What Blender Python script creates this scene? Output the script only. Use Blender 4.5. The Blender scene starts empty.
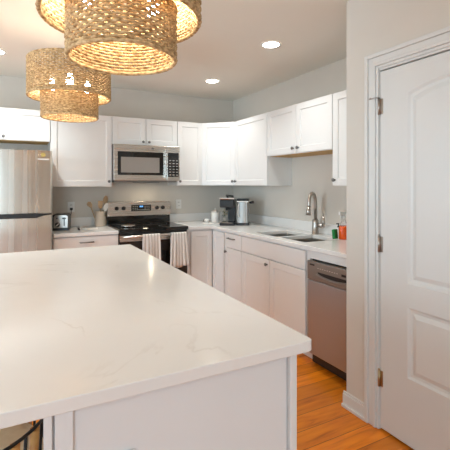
import bpy, bmesh, math, random
from mathutils import Vector, Matrix

S = bpy.context.scene
COL = S.collection
PI = math.pi
rnd = random.Random(7)

# ------------------------------------------------------------------ camera
cam_d = bpy.data.cameras.new('camera'); cam = bpy.data.objects.new('camera', cam_d); COL.objects.link(cam)
cam.location = (-2.6414, -4.6566, 1.3865)
cam.rotation_euler = (PI/2, 0, -0.4777)
cam_d.sensor_width = 36; cam_d.lens = 391.59/450*36
cam_d.shift_x = (225-217.95)/450; cam_d.shift_y = (184.29-225)/450
cam_d.clip_start = 0.02
S.camera = cam

# ------------------------------------------------------------------ light and exposure
S.view_settings.view_transform = 'Standard'; S.view_settings.look = 'None'
S.view_settings.gamma = 1; S.view_settings.use_curve_mapping = False
S.view_settings.exposure = 0.06
W = bpy.data.worlds.new('world'); S.world = W; W.use_nodes = True
W.node_tree.nodes['Background'].inputs[0].default_value = (.70, .87, 1, 1)
W.node_tree.nodes['Background'].inputs[1].default_value = 2.5
CEIL = 2.522
LAMP = dict(fill_rear=80, fill_left=78, recessed=12)
def area(name, loc, rot, sx, sy, power, col):
    d = bpy.data.lights.new(name, 'AREA'); d.shape = 'RECTANGLE'; d.size = sx; d.size_y = sy
    d.energy = power; d.color = col
    o = bpy.data.objects.new(name, d); COL.objects.link(o); o.location = loc; o.rotation_euler = rot
    return o
area('daylight_fill_rear', (-4.5, -7.93, 1.35), (PI/2, 0, 0), 1.7, 2.0, LAMP['fill_rear'], (.54, .82, 1))  # area light added at the unseen rear window as soft fill
area('daylight_fill_left', (-5.73, -2.45, 1.30), (PI/2, 0, -PI/2), 2.4, 2.0, LAMP['fill_left'], (.66, .86, 1))  # area light added at the unseen left window to reach the right wall

# ------------------------------------------------------------------ materials
def mat(name, col, rough=.5, metal=0.0, **kw):
    m = bpy.data.materials.new(name); m.use_nodes = True
    b = m.node_tree.nodes['Principled BSDF']
    b.inputs['Base Color'].default_value = (*col, 1); b.inputs['Roughness'].default_value = rough
    b.inputs['Metallic'].default_value = metal
    for k, v in kw.items(): b.inputs[k.replace('_', ' ')].default_value = v
    m['b'] = 1
    return m
def nodes(m): return m.node_tree.nodes, m.node_tree.links, m.node_tree.nodes['Principled BSDF']
def noise_col(m, c1, c2, scale=(1, 1, 1), nscale=5, detail=3, lo=.3, hi=.7, bump=0, dist=.01, coord='Object'):
    n, l, b = nodes(m)
    tc = n.new('ShaderNodeTexCoord'); mp = n.new('ShaderNodeMapping'); mp.inputs['Scale'].default_value = scale
    nz = n.new('ShaderNodeTexNoise'); nz.inputs['Scale'].default_value = nscale; nz.inputs['Detail'].default_value = detail
    cr = n.new('ShaderNodeValToRGB'); cr.color_ramp.elements[0].position = lo; cr.color_ramp.elements[1].position = hi
    cr.color_ramp.elements[0].color = (*c1, 1); cr.color_ramp.elements[1].color = (*c2, 1)
    l.new(tc.outputs[coord], mp.inputs[0]); l.new(mp.outputs[0], nz.inputs['Vector']); l.new(nz.outputs[0], cr.inputs[0])
    l.new(cr.outputs[0], b.inputs['Base Color'])
    if bump:
        bp = n.new('ShaderNodeBump'); bp.inputs['Strength'].default_value = bump; bp.inputs['Distance'].default_value = dist
        l.new(nz.outputs[0], bp.inputs['Height']); l.new(bp.outputs[0], b.inputs['Normal'])
    return m
def emis(name, col, st):
    m = mat(name, col, .5); b = nodes(m)[2]
    b.inputs['Emission Color'].default_value = (*col, 1); b.inputs['Emission Strength'].default_value = st
    return m
M = {}
M['wall'] = noise_col(mat('greige_paint', (.6, .57, .53), .8), (.65, .60, .535), (.67, .62, .555), nscale=3)
M['ceil'] = noise_col(mat('ceiling_paint', (.6, .55, .5), .9), (.815, .785, .71), (.835, .805, .73), nscale=2)
M['trim'] = noise_col(mat('trim_paint', (.8, .79, .77), .4), (.69, .68, .655), (.71, .70, .675), nscale=2)
M['cab'] = noise_col(mat('cabinet_paint', (.8, .79, .77), .38), (.785, .775, .755), (.805, .795, .775), nscale=2)
M['isl'] = noise_col(mat('island_paint', (.8, .79, .77), .4), (.73, .73, .73), (.75, .75, .75), nscale=2)
M['under'] = noise_col(mat('raw_wood', (.5, .3, .1), .6), (.46, .27, .08), (.60, .37, .13), scale=(2, 20, 2), nscale=3)
M['nickel'] = mat('dark_nickel', (.22, .21, .20), .35, 1)
M['brnickel'] = mat('brushed_nickel', (.45, .41, .37), .28, 1)
M['chrome'] = mat('chrome', (.75, .74, .72), .12, 1)
M['black'] = mat('black_plastic', (.012, .012, .013), .3)
M['blackmetal'] = mat('black_metal', (.015, .014, .013), .4)
M['glassblack'] = mat('black_glass', (.01, .009, .008), .05)
M['ovenglass'] = mat('oven_glass', (.022, .015, .010), .08)
M['darkgrey'] = mat('dark_steel', (.28, .27, .255), .38, .9)
M['white'] = mat('white_plastic', (.78, .77, .74), .4)
M['ceramic'] = mat('cream_ceramic', (.66, .57, .47), .35)
M['whiteceramic'] = mat('white_ceramic', (.8, .78, .74), .25)
M['brass'] = mat('aged_brass', (.45, .36, .22), .35, 1)
M['bulb'] = emis('bulb_glow', (1, .93, .80), 90)
M['lens'] = emis('lens_glow', (1, .93, .82), 22)
M['display'] = emis('blue_display', (.15, .45, 1), 1.6)
M['green'] = mat('green_sponge', (.01, .22, .05), .8)
M['orange'] = mat('orange_liquid', (.80, .10, .01), .25)
M['clear'] = mat('clear_plastic', (.9, .9, .88), .08, 0, Transmission_Weight=.9, IOR=1.3)
M['paper'] = mat('paper', (.74, .72, .68), .7)
M['leaf'] = noise_col(mat('leaf', (.1, .2, .05), .6), (.06, .12, .02), (.20, .28, .07), nscale=30)
M['petal'] = mat('petal', (.75, .62, .45), .7)
M['spoonwood'] = noise_col(mat('spoon_wood', (.5, .3, .15), .6), (.40, .25, .13), (.56, .38, .22), nscale=20)
M['seat'] = noise_col(mat('tan_fabric', (.6, .45, .28), .85), (.82, .67, .44), (.88, .73, .50), nscale=60, bump=.2)
M['rattan'] = noise_col(mat('rattan', (.5, .25, .08), .5), (.50, .21, .05), (.68, .34, .10), nscale=30)
M['gold'] = mat('gold_sticker', (.55, .42, .12), .4)
M['lightsteel'] = mat('steel_badge', (.7, .68, .64), .3, .8)

def steel(name, col, rough, stretch, ns=9, amt=.10):
    m = mat(name, col, rough, 1); n, l, b = nodes(m)
    tc = n.new('ShaderNodeTexCoord'); mp = n.new('ShaderNodeMapping'); mp.inputs['Scale'].default_value = stretch
    nz = n.new('ShaderNodeTexNoise'); nz.inputs['Scale'].default_value = ns; nz.inputs['Detail'].default_value = 2
    mr = n.new('ShaderNodeMapRange'); mr.inputs['To Min'].default_value = rough-amt; mr.inputs['To Max'].default_value = rough+amt
    l.new(tc.outputs['Object'], mp.inputs[0]); l.new(mp.outputs[0], nz.inputs['Vector'])
    l.new(nz.outputs[0], mr.inputs[0]); l.new(mr.outputs[0], b.inputs['Roughness'])
    bp = n.new('ShaderNodeBump'); bp.inputs['Strength'].default_value = .006; bp.inputs['Distance'].default_value = .01
    l.new(nz.outputs[0], bp.inputs['Height']); l.new(bp.outputs[0], b.inputs['Normal'])
    return m
M['steel_v'] = steel('brushed_steel', (.66, .61, .54), .27, (3, 3, .02))
M['steel_h'] = steel('brushed_steel_appliance', (.62, .58, .53), .27, (.03, 3, 3))
M['espresso_steel'] = mat('ribbed_steel', (.46, .45, .43), .38, .9)
M['steel_dw'] = mat('dishwasher_steel', (.40, .44, .50), .36, .92)

def quartz():
    m = mat('white_quartz', (.82, .80, .77), .17); n, l, b = nodes(m)
    tc = n.new('ShaderNodeTexCoord')
    n1 = n.new('ShaderNodeTexNoise'); n1.inputs['Scale'].default_value = 1.1; n1.inputs['Detail'].default_value = 5; n1.inputs['Distortion'].default_value = 1.2
    s = n.new('ShaderNodeMath'); s.operation = 'SUBTRACT'; s.inputs[1].default_value = .5
    a = n.new('ShaderNodeMath'); a.operation = 'ABSOLUTE'
    cr = n.new('ShaderNodeValToRGB'); cr.color_ramp.elements[0].position = 0; cr.color_ramp.elements[1].position = .010
    cr.color_ramp.elements[0].color = (1, 1, 1, 1); cr.color_ramp.elements[1].color = (0, 0, 0, 1)
    n2 = n.new('ShaderNodeTexNoise'); n2.inputs['Scale'].default_value = 1.9; n2.inputs['Detail'].default_value = 2
    r2 = n.new('ShaderNodeValToRGB'); r2.color_ramp.elements[0].position = .52; r2.color_ramp.elements[1].position = .68
    mu = n.new('ShaderNodeMath'); mu.operation = 'MULTIPLY'
    m2 = n.new('ShaderNodeMath'); m2.operation = 'MULTIPLY'; m2.inputs[1].default_value = .26
    n3 = n.new('ShaderNodeTexNoise'); n3.inputs['Scale'].default_value = 6; n3.inputs['Detail'].default_value = 4
    r3 = n.new('ShaderNodeValToRGB'); r3.color_ramp.elements[0].color = (.78, .765, .74, 1); r3.color_ramp.elements[1].color = (.82, .805, .78, 1)
    mx = n.new('ShaderNodeMixRGB'); mx.inputs[2].default_value = (.42, .37, .30, 1)
    for x in (n1, n2, n3): l.new(tc.outputs['Object'], x.inputs['Vector'])
    l.new(n1.outputs[0], s.inputs[0]); l.new(s.outputs[0], a.inputs[0]); l.new(a.outputs[0], cr.inputs[0])
    l.new(n2.outputs[0], r2.inputs[0]); l.new(cr.outputs[0], mu.inputs[0]); l.new(r2.outputs[0], mu.inputs[1])
    l.new(mu.outputs[0], m2.inputs[0]); l.new(m2.outputs[0], mx.inputs[0]); l.new(n3.outputs[0], r3.inputs[0])
    l.new(r3.outputs[0], mx.inputs[1]); l.new(mx.outputs[0], b.inputs['Base Color'])
    return m
M['quartz'] = quartz()

def oak_floor():
    m = mat('oak_floor', (.5, .2, .04), .30, 0, Specular_IOR_Level=.35); n, l, b = nodes(m)
    tc = n.new('ShaderNodeTexCoord')
    br = n.new('ShaderNodeTexBrick'); br.inputs['Scale'].default_value = 1; br.inputs['Brick Width'].default_value = 1.5
    br.inputs['Row Height'].default_value = .127; br.inputs['Mortar Size'].default_value = .0022; br.inputs['Mortar Smooth'].default_value = .3
    br.offset = .37; br.inputs['Bias'].default_value = 0
    br.inputs['Color1'].default_value = (0, 0, 0, 1); br.inputs['Color2'].default_value = (1, 1, 1, 1); br.inputs['Mortar'].default_value = (.5, .5, .5, 1)
    l.new(tc.outputs['Object'], br.inputs['Vector'])
    mp = n.new('ShaderNodeMapping'); mp.inputs['Scale'].default_value = (1.3, 11, 1)
    ad = n.new('ShaderNodeVectorMath'); ad.operation = 'ADD'
    l.new(tc.outputs['Object'], mp.inputs[0]); l.new(mp.outputs[0], ad.inputs[0]); l.new(br.outputs['Color'], ad.inputs[1])
    nz = n.new('ShaderNodeTexNoise'); nz.inputs['Scale'].default_value = 2.2; nz.inputs['Detail'].default_value = 7; nz.inputs['Distortion'].default_value = .8
    l.new(ad.outputs[0], nz.inputs['Vector'])
    cr = n.new('ShaderNodeValToRGB'); e = cr.color_ramp.elements
    e[0].position = .22; e[0].color = (.40, .095, .004, 1); e[1].position = .68; e[1].color = (.82, .26, .012, 1)
    x = e.new(.46); x.color = (.70, .19, .006, 1)
    l.new(nz.outputs[0], cr.inputs[0])
    hs = n.new('ShaderNodeHueSaturation'); mr = n.new('ShaderNodeMapRange'); mr.inputs['To Min'].default_value = .82; mr.inputs['To Max'].default_value = 1.12
    l.new(br.outputs['Color'], mr.inputs[0]); l.new(mr.outputs[0], hs.inputs['Value']); l.new(cr.outputs[0], hs.inputs['Color'])
    mx = n.new('ShaderNodeMixRGB'); mx.inputs[2].default_value = (.22, .07, .008, 1)
    l.new(br.outputs['Fac'], mx.inputs[0]); l.new(hs.outputs[0], mx.inputs[1]); l.new(mx.outputs[0], b.inputs['Base Color'])
    bp = n.new('ShaderNodeBump'); bp.inputs['Strength'].default_value = .05; bp.inputs['Distance'].default_value = .004
    l.new(nz.outputs[0], bp.inputs['Height']); l.new(bp.outputs[0], b.inputs['Normal'])
    return m
M['floor'] = oak_floor()

def weave():
    m = mat('seagrass_rope', (.45, .28, .12), .75); n, l, b = nodes(m)
    noise_col(m, (.33, .19, .07), (.75, .54, .29), scale=(1, 1, 1.6), nscale=55, detail=3, lo=.34, hi=.64, bump=.4, dist=.004)
    return m
M['rope'] = weave()
M['warp'] = mat('dark_rope', (.30, .17, .07), .75)

def towel_mat():
    m = mat('striped_cotton', (.7, .68, .64), .9); n, l, b = nodes(m)
    tc = n.new('ShaderNodeTexCoord'); sx = n.new('ShaderNodeSeparateXYZ'); l.new(tc.outputs['UV'], sx.inputs[0])
    mu = n.new('ShaderNodeMath'); mu.operation = 'MULTIPLY'; mu.inputs[1].default_value = 5.5
    fr = n.new('ShaderNodeMath'); fr.operation = 'FRACT'
    cr = n.new('ShaderNodeValToRGB'); cr.color_ramp.interpolation = 'CONSTANT'; e = cr.color_ramp.elements
    e[0].position = 0; e[0].color = (.72, .69, .65, 1); e[1].position = .45; e[1].color = (.30, .26, .24, 1)
    for p, c in ((.52, (.66, .62, .57)), (.66, (.36, .31, .28)), (.78, (.74, .71, .67))):
        x = e.new(p); x.color = (*c, 1)
    l.new(sx.outputs[0], mu.inputs[0]); l.new(mu.outputs[0], fr.inputs[0]); l.new(fr.outputs[0], cr.inputs[0])
    l.new(cr.outputs[0], b.inputs['Base Color'])
    return m
M['towel'] = towel_mat()

def glass_pane():
    m = bpy.data.materials.new('window_glass'); m.use_nodes = True; n, l = m.node_tree.nodes, m.node_tree.links
    n.remove(n['Principled BSDF']); t = n.new('ShaderNodeBsdfTransparent'); g = n.new('ShaderNodeBsdfGlossy'); g.inputs['Roughness'].default_value = .02
    mx = n.new('ShaderNodeMixShader'); mx.inputs[0].default_value = .06
    l.new(t.outputs[0], mx.inputs[1]); l.new(g.outputs[0], mx.inputs[2]); l.new(mx.outputs[0], n['Material Output'].inputs[0])
    return m
M['pane'] = glass_pane()

# ------------------------------------------------------------------ mesh helpers
def BM(): return bmesh.new()
def box(bm, x0, x1, y0, y1, z0, z1):
    v = [bm.verts.new(p) for p in ((x0,y0,z0),(x1,y0,z0),(x1,y1,z0),(x0,y1,z0),(x0,y0,z1),(x1,y0,z1),(x1,y1,z1),(x0,y1,z1))]
    for f in ((0,3,2,1),(4,5,6,7),(0,1,5,4),(1,2,6,5),(2,3,7,6),(3,0,4,7)): bm.faces.new([v[i] for i in f])
    return v
def prism(bm, pts, z0, z1):
    a = [bm.verts.new((x, y, z0)) for x, y in pts]; b = [bm.verts.new((x, y, z1)) for x, y in pts]
    n = len(pts); bm.faces.new(a[::-1]); bm.faces.new(b)
    for i in range(n): bm.faces.new([a[i], a[(i+1) % n], b[(i+1) % n], b[i]])
    return a+b
def prism_xz(bm, pts, y0, y1):
    a = [bm.verts.new((x, y0, z)) for x, z in pts]; b = [bm.verts.new((x, y1, z)) for x, z in pts]
    n = len(pts); bm.faces.new(a); bm.faces.new(b[::-1])
    for i in range(n): bm.faces.new([a[(i+1) % n], a[i], b[i], b[(i+1) % n]])
    return a+b
def lathe(bm, prof, n=20, c=(0, 0, 0), cap=True):
    rings = []
    for r, z in prof:
        rings.append([bm.verts.new((c[0]+r*math.cos(2*PI*i/n), c[1]+r*math.sin(2*PI*i/n), c[2]+z)) for i in range(n)])
    for a, b in zip(rings, rings[1:]):
        for i in range(n):
            j = (i+1) % n; f = bm.faces.new([a[i], a[j], b[j], b[i]]); f.smooth = True
    if cap:
        bm.faces.new(rings[0][::-1]); bm.faces.new(rings[-1])
    return [v for r in rings for v in r]
def tube(bm, pts, r, n=8, closed=False, cap=True):
    P = [Vector(p) for p in pts]; rs = r if isinstance(r, (list, tuple)) else [r]*len(P); N = len(P)
    rings = []; up = None
    for i in range(N):
        if closed: t = P[(i+1) % N]-P[i-1]
        else: t = P[min(i+1, N-1)]-P[max(i-1, 0)]
        t.normalize()
        if up is None: up = Vector((0, 0, 1)) if abs(t.z) < .9 else Vector((1, 0, 0))
        s = t.cross(up); s.normalize(); up = s.cross(t); up.normalize()
        rings.append([bm.verts.new(P[i]+rs[i]*(s*math.cos(2*PI*k/n)+up*math.sin(2*PI*k/n))) for k in range(n)])
    for i in range(N if closed else N-1):
        a, b = rings[i], rings[(i+1) % N]
        for k in range(n):
            f = bm.faces.new([a[k], a[(k+1) % n], b[(k+1) % n], b[k]]); f.smooth = True
    if cap and not closed: bm.faces.new(rings[0][::-1]); bm.faces.new(rings[-1])
    return [v for q in rings for v in q]
def xf(verts, mtx):
    for v in verts: v.co = mtx @ v.co
def rotx(a): return Matrix.Rotation(a, 4, 'X')
def roty(a): return Matrix.Rotation(a, 4, 'Y')
def rotz(a): return Matrix.Rotation(a, 4, 'Z')
def tr(x, y, z): return Matrix.Translation((x, y, z))
def slab(bm, xs, ys, mask, z0, z1):
    V = {}
    def v(i, j, z): 
        k = (i, j, z)
        if k not in V: V[k] = bm.verts.new((xs[i], ys[j], z))
        return V[k]
    nx, ny = len(xs)-1, len(ys)-1
    on = lambda i, j: 0 <= i < nx and 0 <= j < ny and mask(i, j)
    for i in range(nx):
        for j in range(ny):
            if not on(i, j): continue
            bm.faces.new([v(i,j,z1), v(i+1,j,z1), v(i+1,j+1,z1), v(i,j+1,z1)])
            bm.faces.new([v(i,j,z0), v(i,j+1,z0), v(i+1,j+1,z0), v(i+1,j,z0)])
            for di, dj, a, b in ((-1,0,(i,j+1),(i,j)), (1,0,(i+1,j),(i+1,j+1)), (0,-1,(i,j),(i+1,j)), (0,1,(i+1,j+1),(i,j+1))):
                if not on(i+di, j+dj): bm.faces.new([v(*a,z0), v(*b,z0), v(*b,z1), v(*a,z1)])
def obj(name, bm, m, parent=None, bev=0, seg=2, smooth=False, label=None, loc=None, rot=None):
    bmesh.ops.recalc_face_normals(bm, faces=bm.faces[:])
    me = bpy.data.meshes.new(name); 
    if smooth:
        for f in bm.faces: f.smooth = True
    bm.to_mesh(me); bm.free(); me.materials.append(M[m] if isinstance(m, str) else m)
    o = bpy.data.objects.new(name, me); COL.objects.link(o)
    if parent: o.parent = parent
    if loc: o.location = loc
    if rot: o.rotation_euler = rot
    if bev:
        b = o.modifiers.new('bevel', 'BEVEL'); b.width = bev; b.segments = seg; b.limit_method = 'ANGLE'; b.angle_limit = .7
    if label: o['label'] = label
    return o
def tag(o, label, cat, group=None):
    o['label'] = label; o['category'] = cat
    if group: o['group'] = group
    return o
def thing(name, label, cat, loc=(0, 0, 0), rz=0, group=None):
    o = bpy.data.objects.new(name, None); COL.objects.link(o); o.empty_display_size = .1
    o.location = loc; o.rotation_euler = (0, 0, rz)
    return tag(o, label, cat, group)
def struct(name, bm, m, bev=0):
    o = obj(name, bm, m, bev=bev); o['kind'] = 'structure'; return o
def copy_tree(o, parent=None):
    c = o.copy(); COL.objects.link(c)
    if parent: c.parent = parent
    for ch in list(o.children): copy_tree(ch, c)
    return c
def bx(name, a, m, parent=None, **kw):
    bm = BM(); box(bm, *a); return obj(name, bm, m, parent, **kw)

# ------------------------------------------------------------------ the room
DX, WY = -0.806, -2.856          # the pantry door wall: its face and its kitchen end
XL, YR = -5.8, -8.0
bm = BM(); box(bm, XL-.15, .15, YR-.15, .15, -.12, 0); struct('floor', bm, 'floor')
bm = BM(); box(bm, XL-.15, .15, YR-.15, .15, CEIL, CEIL+.12); struct('ceiling', bm, 'ceil')
bm = BM(); box(bm, XL-.15, .15, 0, .15, 0, CEIL); struct('wall_back', bm, 'wall')
bm = BM(); box(bm, 0, .15, WY, 0, 0, CEIL); struct('wall_right', bm, 'wall')
D0, D1 = -3.111, -3.918           # pantry door leaf
bm = BM()
box(bm, DX, .15, D0+.02, WY, 0, CEIL); box(bm, DX, .15, YR, D1-.02, 0, CEIL); box(bm, DX, .15, D1-.02, D0+.02, 2.045, CEIL)
box(bm, DX+.30, .15, D1-.02, D0+.02, 0, 2.045)
struct('wall_pantry', bm, 'wall')
def holed_wall(name, along, fixed0, fixed1, a0, a1, holes):
    bm = BM(); cur = a0
    def b(p, q, z0, z1):
        if along == 'x': box(bm, p, q, fixed0, fixed1, z0, z1)
        else: box(bm, fixed0, fixed1, p, q, z0, z1)
    for (h0, h1, z0, z1) in holes:
        b(cur, h0, 0, CEIL); b(h0, h1, z1, CEIL)
        if z0 > 0: b(h0, h1, 0, z0)
        cur = h1
    b(cur, a1, 0, CEIL)
    struct(name, bm, 'wall')
holed_wall('wall_rear', 'x', YR-.15, YR, XL-.15, .15, [(-5.4, -3.6, .35, 2.35)])
holed_wall('wall_left', 'y', XL-.15, XL, YR, 0, [(-3.7, -1.2, .25, 2.35)])
def window(name, x0, x1, y0, y1, z0, z1, axis):
    f = BM(); t = .06
    n = 3
    def b(p, q, za, zb):
        if axis == 'x': box(f, x0+p*(x1-x0), x0+q*(x1-x0), y0, y1, za, zb)
        else: box(f, x0, x1, y0+p*(y1-y0), y0+q*(y1-y0), za, zb)
    b(0, 1, z0, z0+t); b(0, 1, z1-t, z1)
    for i in range(n+1):
        c = i/n; b(max(0, c-.012), min(1, c+.012), z0+t, z1-t)
    o = struct(name, f, 'trim')
    g = BM()
    if axis == 'x': box(g, x0, x1, (y0+y1)/2-.003, (y0+y1)/2+.003, z0+t, z1-t)
    else: box(g, (x0+x1)/2-.003, (x0+x1)/2+.003, y0, y1, z0+t, z1-t)
    obj('window_pane', g, 'pane', o)
window('unseen_window_1', -5.4, -3.6, -8.10, -8.05, .35, 2.35, 'x')  # unseen window, set far left to keep its glare off the fridge
window('unseen_window_2', -5.90, -5.85, -3.7, -1.2, .25, 2.35, 'y')  # unseen window, placed so its direct light misses the island end

# baseboards with shoe moulding
def baseboard(name, x0, x1, y0, y1, out):
    bm = BM(); t, s = .014, .026
    ox, oy = out
    def b(th, z0, z1):
        xa, xb = (x0, x1) if ox == 0 else sorted((x0, x0+ox*th)); ya, yb = (y0, y1) if oy == 0 else sorted((y0, y0+oy*th))
        box(bm, xa, xb, ya, yb, z0, z1)
    b(s, 0, .020); b(t, .020, .080); b(t*.6, .080, .094)
    struct(name, bm, 'trim', bev=.003)
baseboard('baseboard_pantry', DX, DX, -3.019, WY+.02, (-1, 0))
baseboard('baseboard_right', DX, DX, YR, -4.0, (-1, 0))
baseboard('baseboard_rear', XL, DX, YR, YR, (0, 1))
baseboard('baseboard_left', XL, XL, YR, 0, (1, 0))
baseboard('baseboard_back', XL, -3.25, 0, 0, (0, -1))

# door casing (stepped) and jamb
bm = BM()
def casing_ring(o0, o1, x0, x1):
    # o0, o1: outer / inner offset from the opening edge
    yl0, yl1 = D0+o0, D0+o1; yr0, yr1 = D1-o0, D1-o1; zt0, zt1 = 2.036+o0, 2.036+o1
    box(bm, x0, x1, yl1, yl0, 0, zt0); box(bm, x0, x1, yr0, yr1, 0, zt0); box(bm, x0, x1, yr1, yl1, zt1, zt0)
casing_ring(.095, .072, DX-.024, DX); casing_ring(.072, .040, DX-.015, DX); casing_ring(.040, .022, DX-.019, DX); casing_ring(.022, .006, DX-.011, DX)
box(bm, DX-.002, DX+.12, D0+.004, D0+.020, 0, 2.045); box(bm, DX-.002, DX+.12, D1-.020, D1-.004, 0, 2.045); box(bm, DX-.002, DX+.12, D1-.02, D0+.02, 2.030, 2.045)
box(bm, DX+.045, DX+.06, D1, D0, 2.0, 2.03)
struct('trim_1', bm, 'trim', bev=.003)

# pantry door: two raised panels, the upper with an arched head.  local x along -Y, y into the wall
def panel_door():
    W_, H_, z0 = D0-D1, 2.022-.012, .012
    bm = BM()
    px0, px1 = .172, W_-.172
    def outline(zb, zt, rise, off):
        a, b = px0+off, px1-off; pts = [(a, zb+off), (b, zb+off)]
        if rise:
            n = 14
            for i in range(n+1):
                t = i/n; x = b+(a-b)*t; pts.append((x, zt-off+rise*(1-(2*t-1)**2)))
        else: pts += [(b, zt-off), (a, zt-off)]
        return pts
    def ring(o1, y1, o2, y2):
        n = len(o1)
        A = [bm.verts.new((x, y1, z)) for x, z in o1]; B = [bm.verts.new((x, y2, z)) for x, z in o2]
        for i in range(n): bm.faces.new([A[i], A[(i+1) % n], B[(i+1) % n], B[i]])
    specs = [(.862, 1.868, .045), (.365, .738, 0)]
    outs = []
    for zb, zt, rise in specs:
        prof = [(0, 0), (.012, .009), (.026, .011), (.050, .002), (.056, .002)]
        for (o1, y1), (o2, y2) in zip(prof, prof[1:]): ring(outline(zb, zt, rise, o1), y1, outline(zb, zt, rise, o2), y2)
        bm.faces.new([bm.verts.new((x, .002, z)) for x, z in outline(zb, zt, rise, .056)])
        outs.append(outline(zb, zt, rise, 0))
    # flat face pieces round the panels
    def q(x0, x1, za, zb): bm.faces.new([bm.verts.new(p) for p in ((x0, 0, za), (x1, 0, za), (x1, 0, zb), (x0, 0, zb))])
    zt = z0+H_
    q(0, px0, z0, zt); q(px1, W_, z0, zt); q(px0, px1, z0, .365); q(px0, px1, .738, .862)
    arch = outs[0][2:]
    bm.faces.new([bm.verts.new((x, 0, z)) for x, z in arch]+[bm.verts.new((px0, 0, zt)), bm.verts.new((px1, 0, zt))])
    # edges and back
    for a in ((0, 0, z0, zt), (W_, W_, z0, zt)):
        bm.faces.new([bm.verts.new(p) for p in ((a[0], 0, z0), (a[0], .035, z0), (a[0], .035, zt), (a[0], 0, zt))])
    for z in (z0, zt): bm.faces.new([bm.verts.new(p) for p in ((0, 0, z), (W_, 0, z), (W_, .035, z), (0, .035, z))])
    bm.faces.new([bm.verts.new(p) for p in ((0, .035, z0), (W_, .035, z0), (W_, .035, zt), (0, .035, zt))])
    bmesh.ops.remove_doubles(bm, verts=bm.verts[:], dist=.0003)
    o = obj('door_1', bm, 'trim'); o['kind'] = 'structure'
    o.location = (DX, D0, 0); o.rotation_euler = (0, 0, -PI/2)
    for z, m in ((1.825, 'brnickel'), (1.048, 'brnickel'), (.29, 'brass')):
        h = BM(); tube(h, [(-.004, -.007, z-.046), (-.004, -.007, z+.046)], .0065, 10)
        box(h, -.002, .018, -.0022, .0, z-.044, z+.044); lathe(h, [(.004, 0), (.007, .004), (.003, .009)], 10, (-.004, -.007, z+.046))
        hg = obj('hinge', h, m, o)
        if z > 1.5:
            s = BM(); tube(s, [(-.004, -.010, z+.05), (.0, -.022, z+.05), (-.030, -.040, z+.047)], .0035, 8); lathe(s, [(.004, -.004), (.008, 0), (.004, .006)], 10, (-.034, -.042, z+.046))
            obj('door_stop_pin', s, 'brnickel', hg)
    k = BM(); v = lathe(k, [(.030, 0), (.030, .006), (.012, .010), (.011, .035), (.026, .045), (.029, .058), (.022, .070), (.004, .073)], 20); xf(v, tr(W_-.065, 0, .95) @ rotx(PI/2))
    obj('door_knob', k, 'brnickel', o)
    return o
panel_door()

# ------------------------------------------------------------------ cabinets
def shaker(w, h, rail=.057, t=.019, rec=.008):
    bm = BM()
    A = [(0, 0), (w, 0), (w, h), (0, h)]; r = rail
    B = [(r, r), (w-r, r), (w-r, h-r), (r, h-r)]; Cc = [(r+.004, r+.004), (w-r-.004, r+.004), (w-r-.004, h-r-.004), (r+.004, h-r-.004)]
    vb = [bm.verts.new((x, 0, z)) for x, z in A]; vf = [bm.verts.new((x, -t, z)) for x, z in A]
    vi = [bm.verts.new((x, -t, z)) for x, z in B]; vr = [bm.verts.new((x, -t+rec, z)) for x, z in Cc]
    bm.faces.new(vb[::-1]); bm.faces.new(vr)
    for i in range(4):
        j = (i+1) % 4
        bm.faces.new([vb[i], vb[j], vf[j], vf[i]]); bm.faces.new([vf[i], vf[j], vi[j], vi[i]]); bm.faces.new([vi[i], vi[j], vr[j], vr[i]])
    return bm
def knob(parent, x, z, y=-.019):
    bm = BM(); v = lathe(bm, [(.007, 0), (.006, .010), (.014, .016), (.0155, .021), (.012, .027), (.003, .029)], 14)
    xf(v, tr(x, y, z) @ rotx(PI/2)); return obj('knob', bm, 'nickel', parent)
def bar_handle(parent, x, z, L, y=-.019):
    bm = BM(); tube(bm, [(x-L/2, y, z), (x-L/2, y-.026, z), (x+L/2, y-.026, z), (x+L/2, y, z)], .0065, 8)
    return obj('handle', bm, 'nickel', parent)
def front(parent, kind, x0, x1, z0, z1, d, k=None, h=None, m='cab'):
    g = .0035; w, hh = x1-x0-2*g, z1-z0-2*g
    if kind == 'slab':
        bm = BM(); box(bm, 0, w, -.019, 0, 0, hh); nm = 'drawer'
        o = obj(nm, bm, m, parent, bev=.002)
    else:
        o = obj('door', shaker(w, hh), m, parent, bev=.0015)
    o.location = (x0+g, -d-.001, z0+g)
    if k: knob(o, k[0]-x0-g, k[1]-z0-g)
    if h: bar_handle(o, h[0]-x0-g, h[1]-z0-g, h[2])
    return o
GW, GB = 'white shaker wall cabinets', 'white shaker base cabinets'
def wall_cab(label, loc, rz, w, z0, z1, doors, d=.305, raw=False):
    t = thing('wall_cabinet', label, 'cabinet', loc, rz, GW); e = .001
    bx('cabinet_body', (e, w-e, -d, -e, z0, z1), 'cab', t)
    if raw: bx('bottom_panel', (.012, w-.012, -d+.012, -.004, z0-.004, z0), 'under', t, label='unpainted wood underside')
    for (x0, x1, k) in doors: front(t, 'door', x0, x1, z0, z1, d, k)
    return t
R90 = -PI/2
UB, UT = 1.372, 2.134
xA, xM, xS, xF = -.61, -.940, -1.702, -2.322        # back-wall cabinet divisions, right to left
wall_cab('single-door white wall cabinet just right of the microwave', (xM, 0, 0), 0, xA-xM, UB, UT, [(0, xA-xM, (.032, UB+.05))])
wall_cab('short two-door white wall cabinet directly above the microwave', (xS, 0, 0), 0, xM-xS, 1.826, UT, [(0, .381, (.381-.035, 1.826+.04)), (.381, .762, (.381+.035, 1.826+.04))])
wall_cab('wide single-door white wall cabinet between fridge and microwave', (xF, 0, 0), 0, xS-xF, UB-.012, UT, [(0, xS-xF, (xS-xF-.035, UB+.045))])
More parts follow.
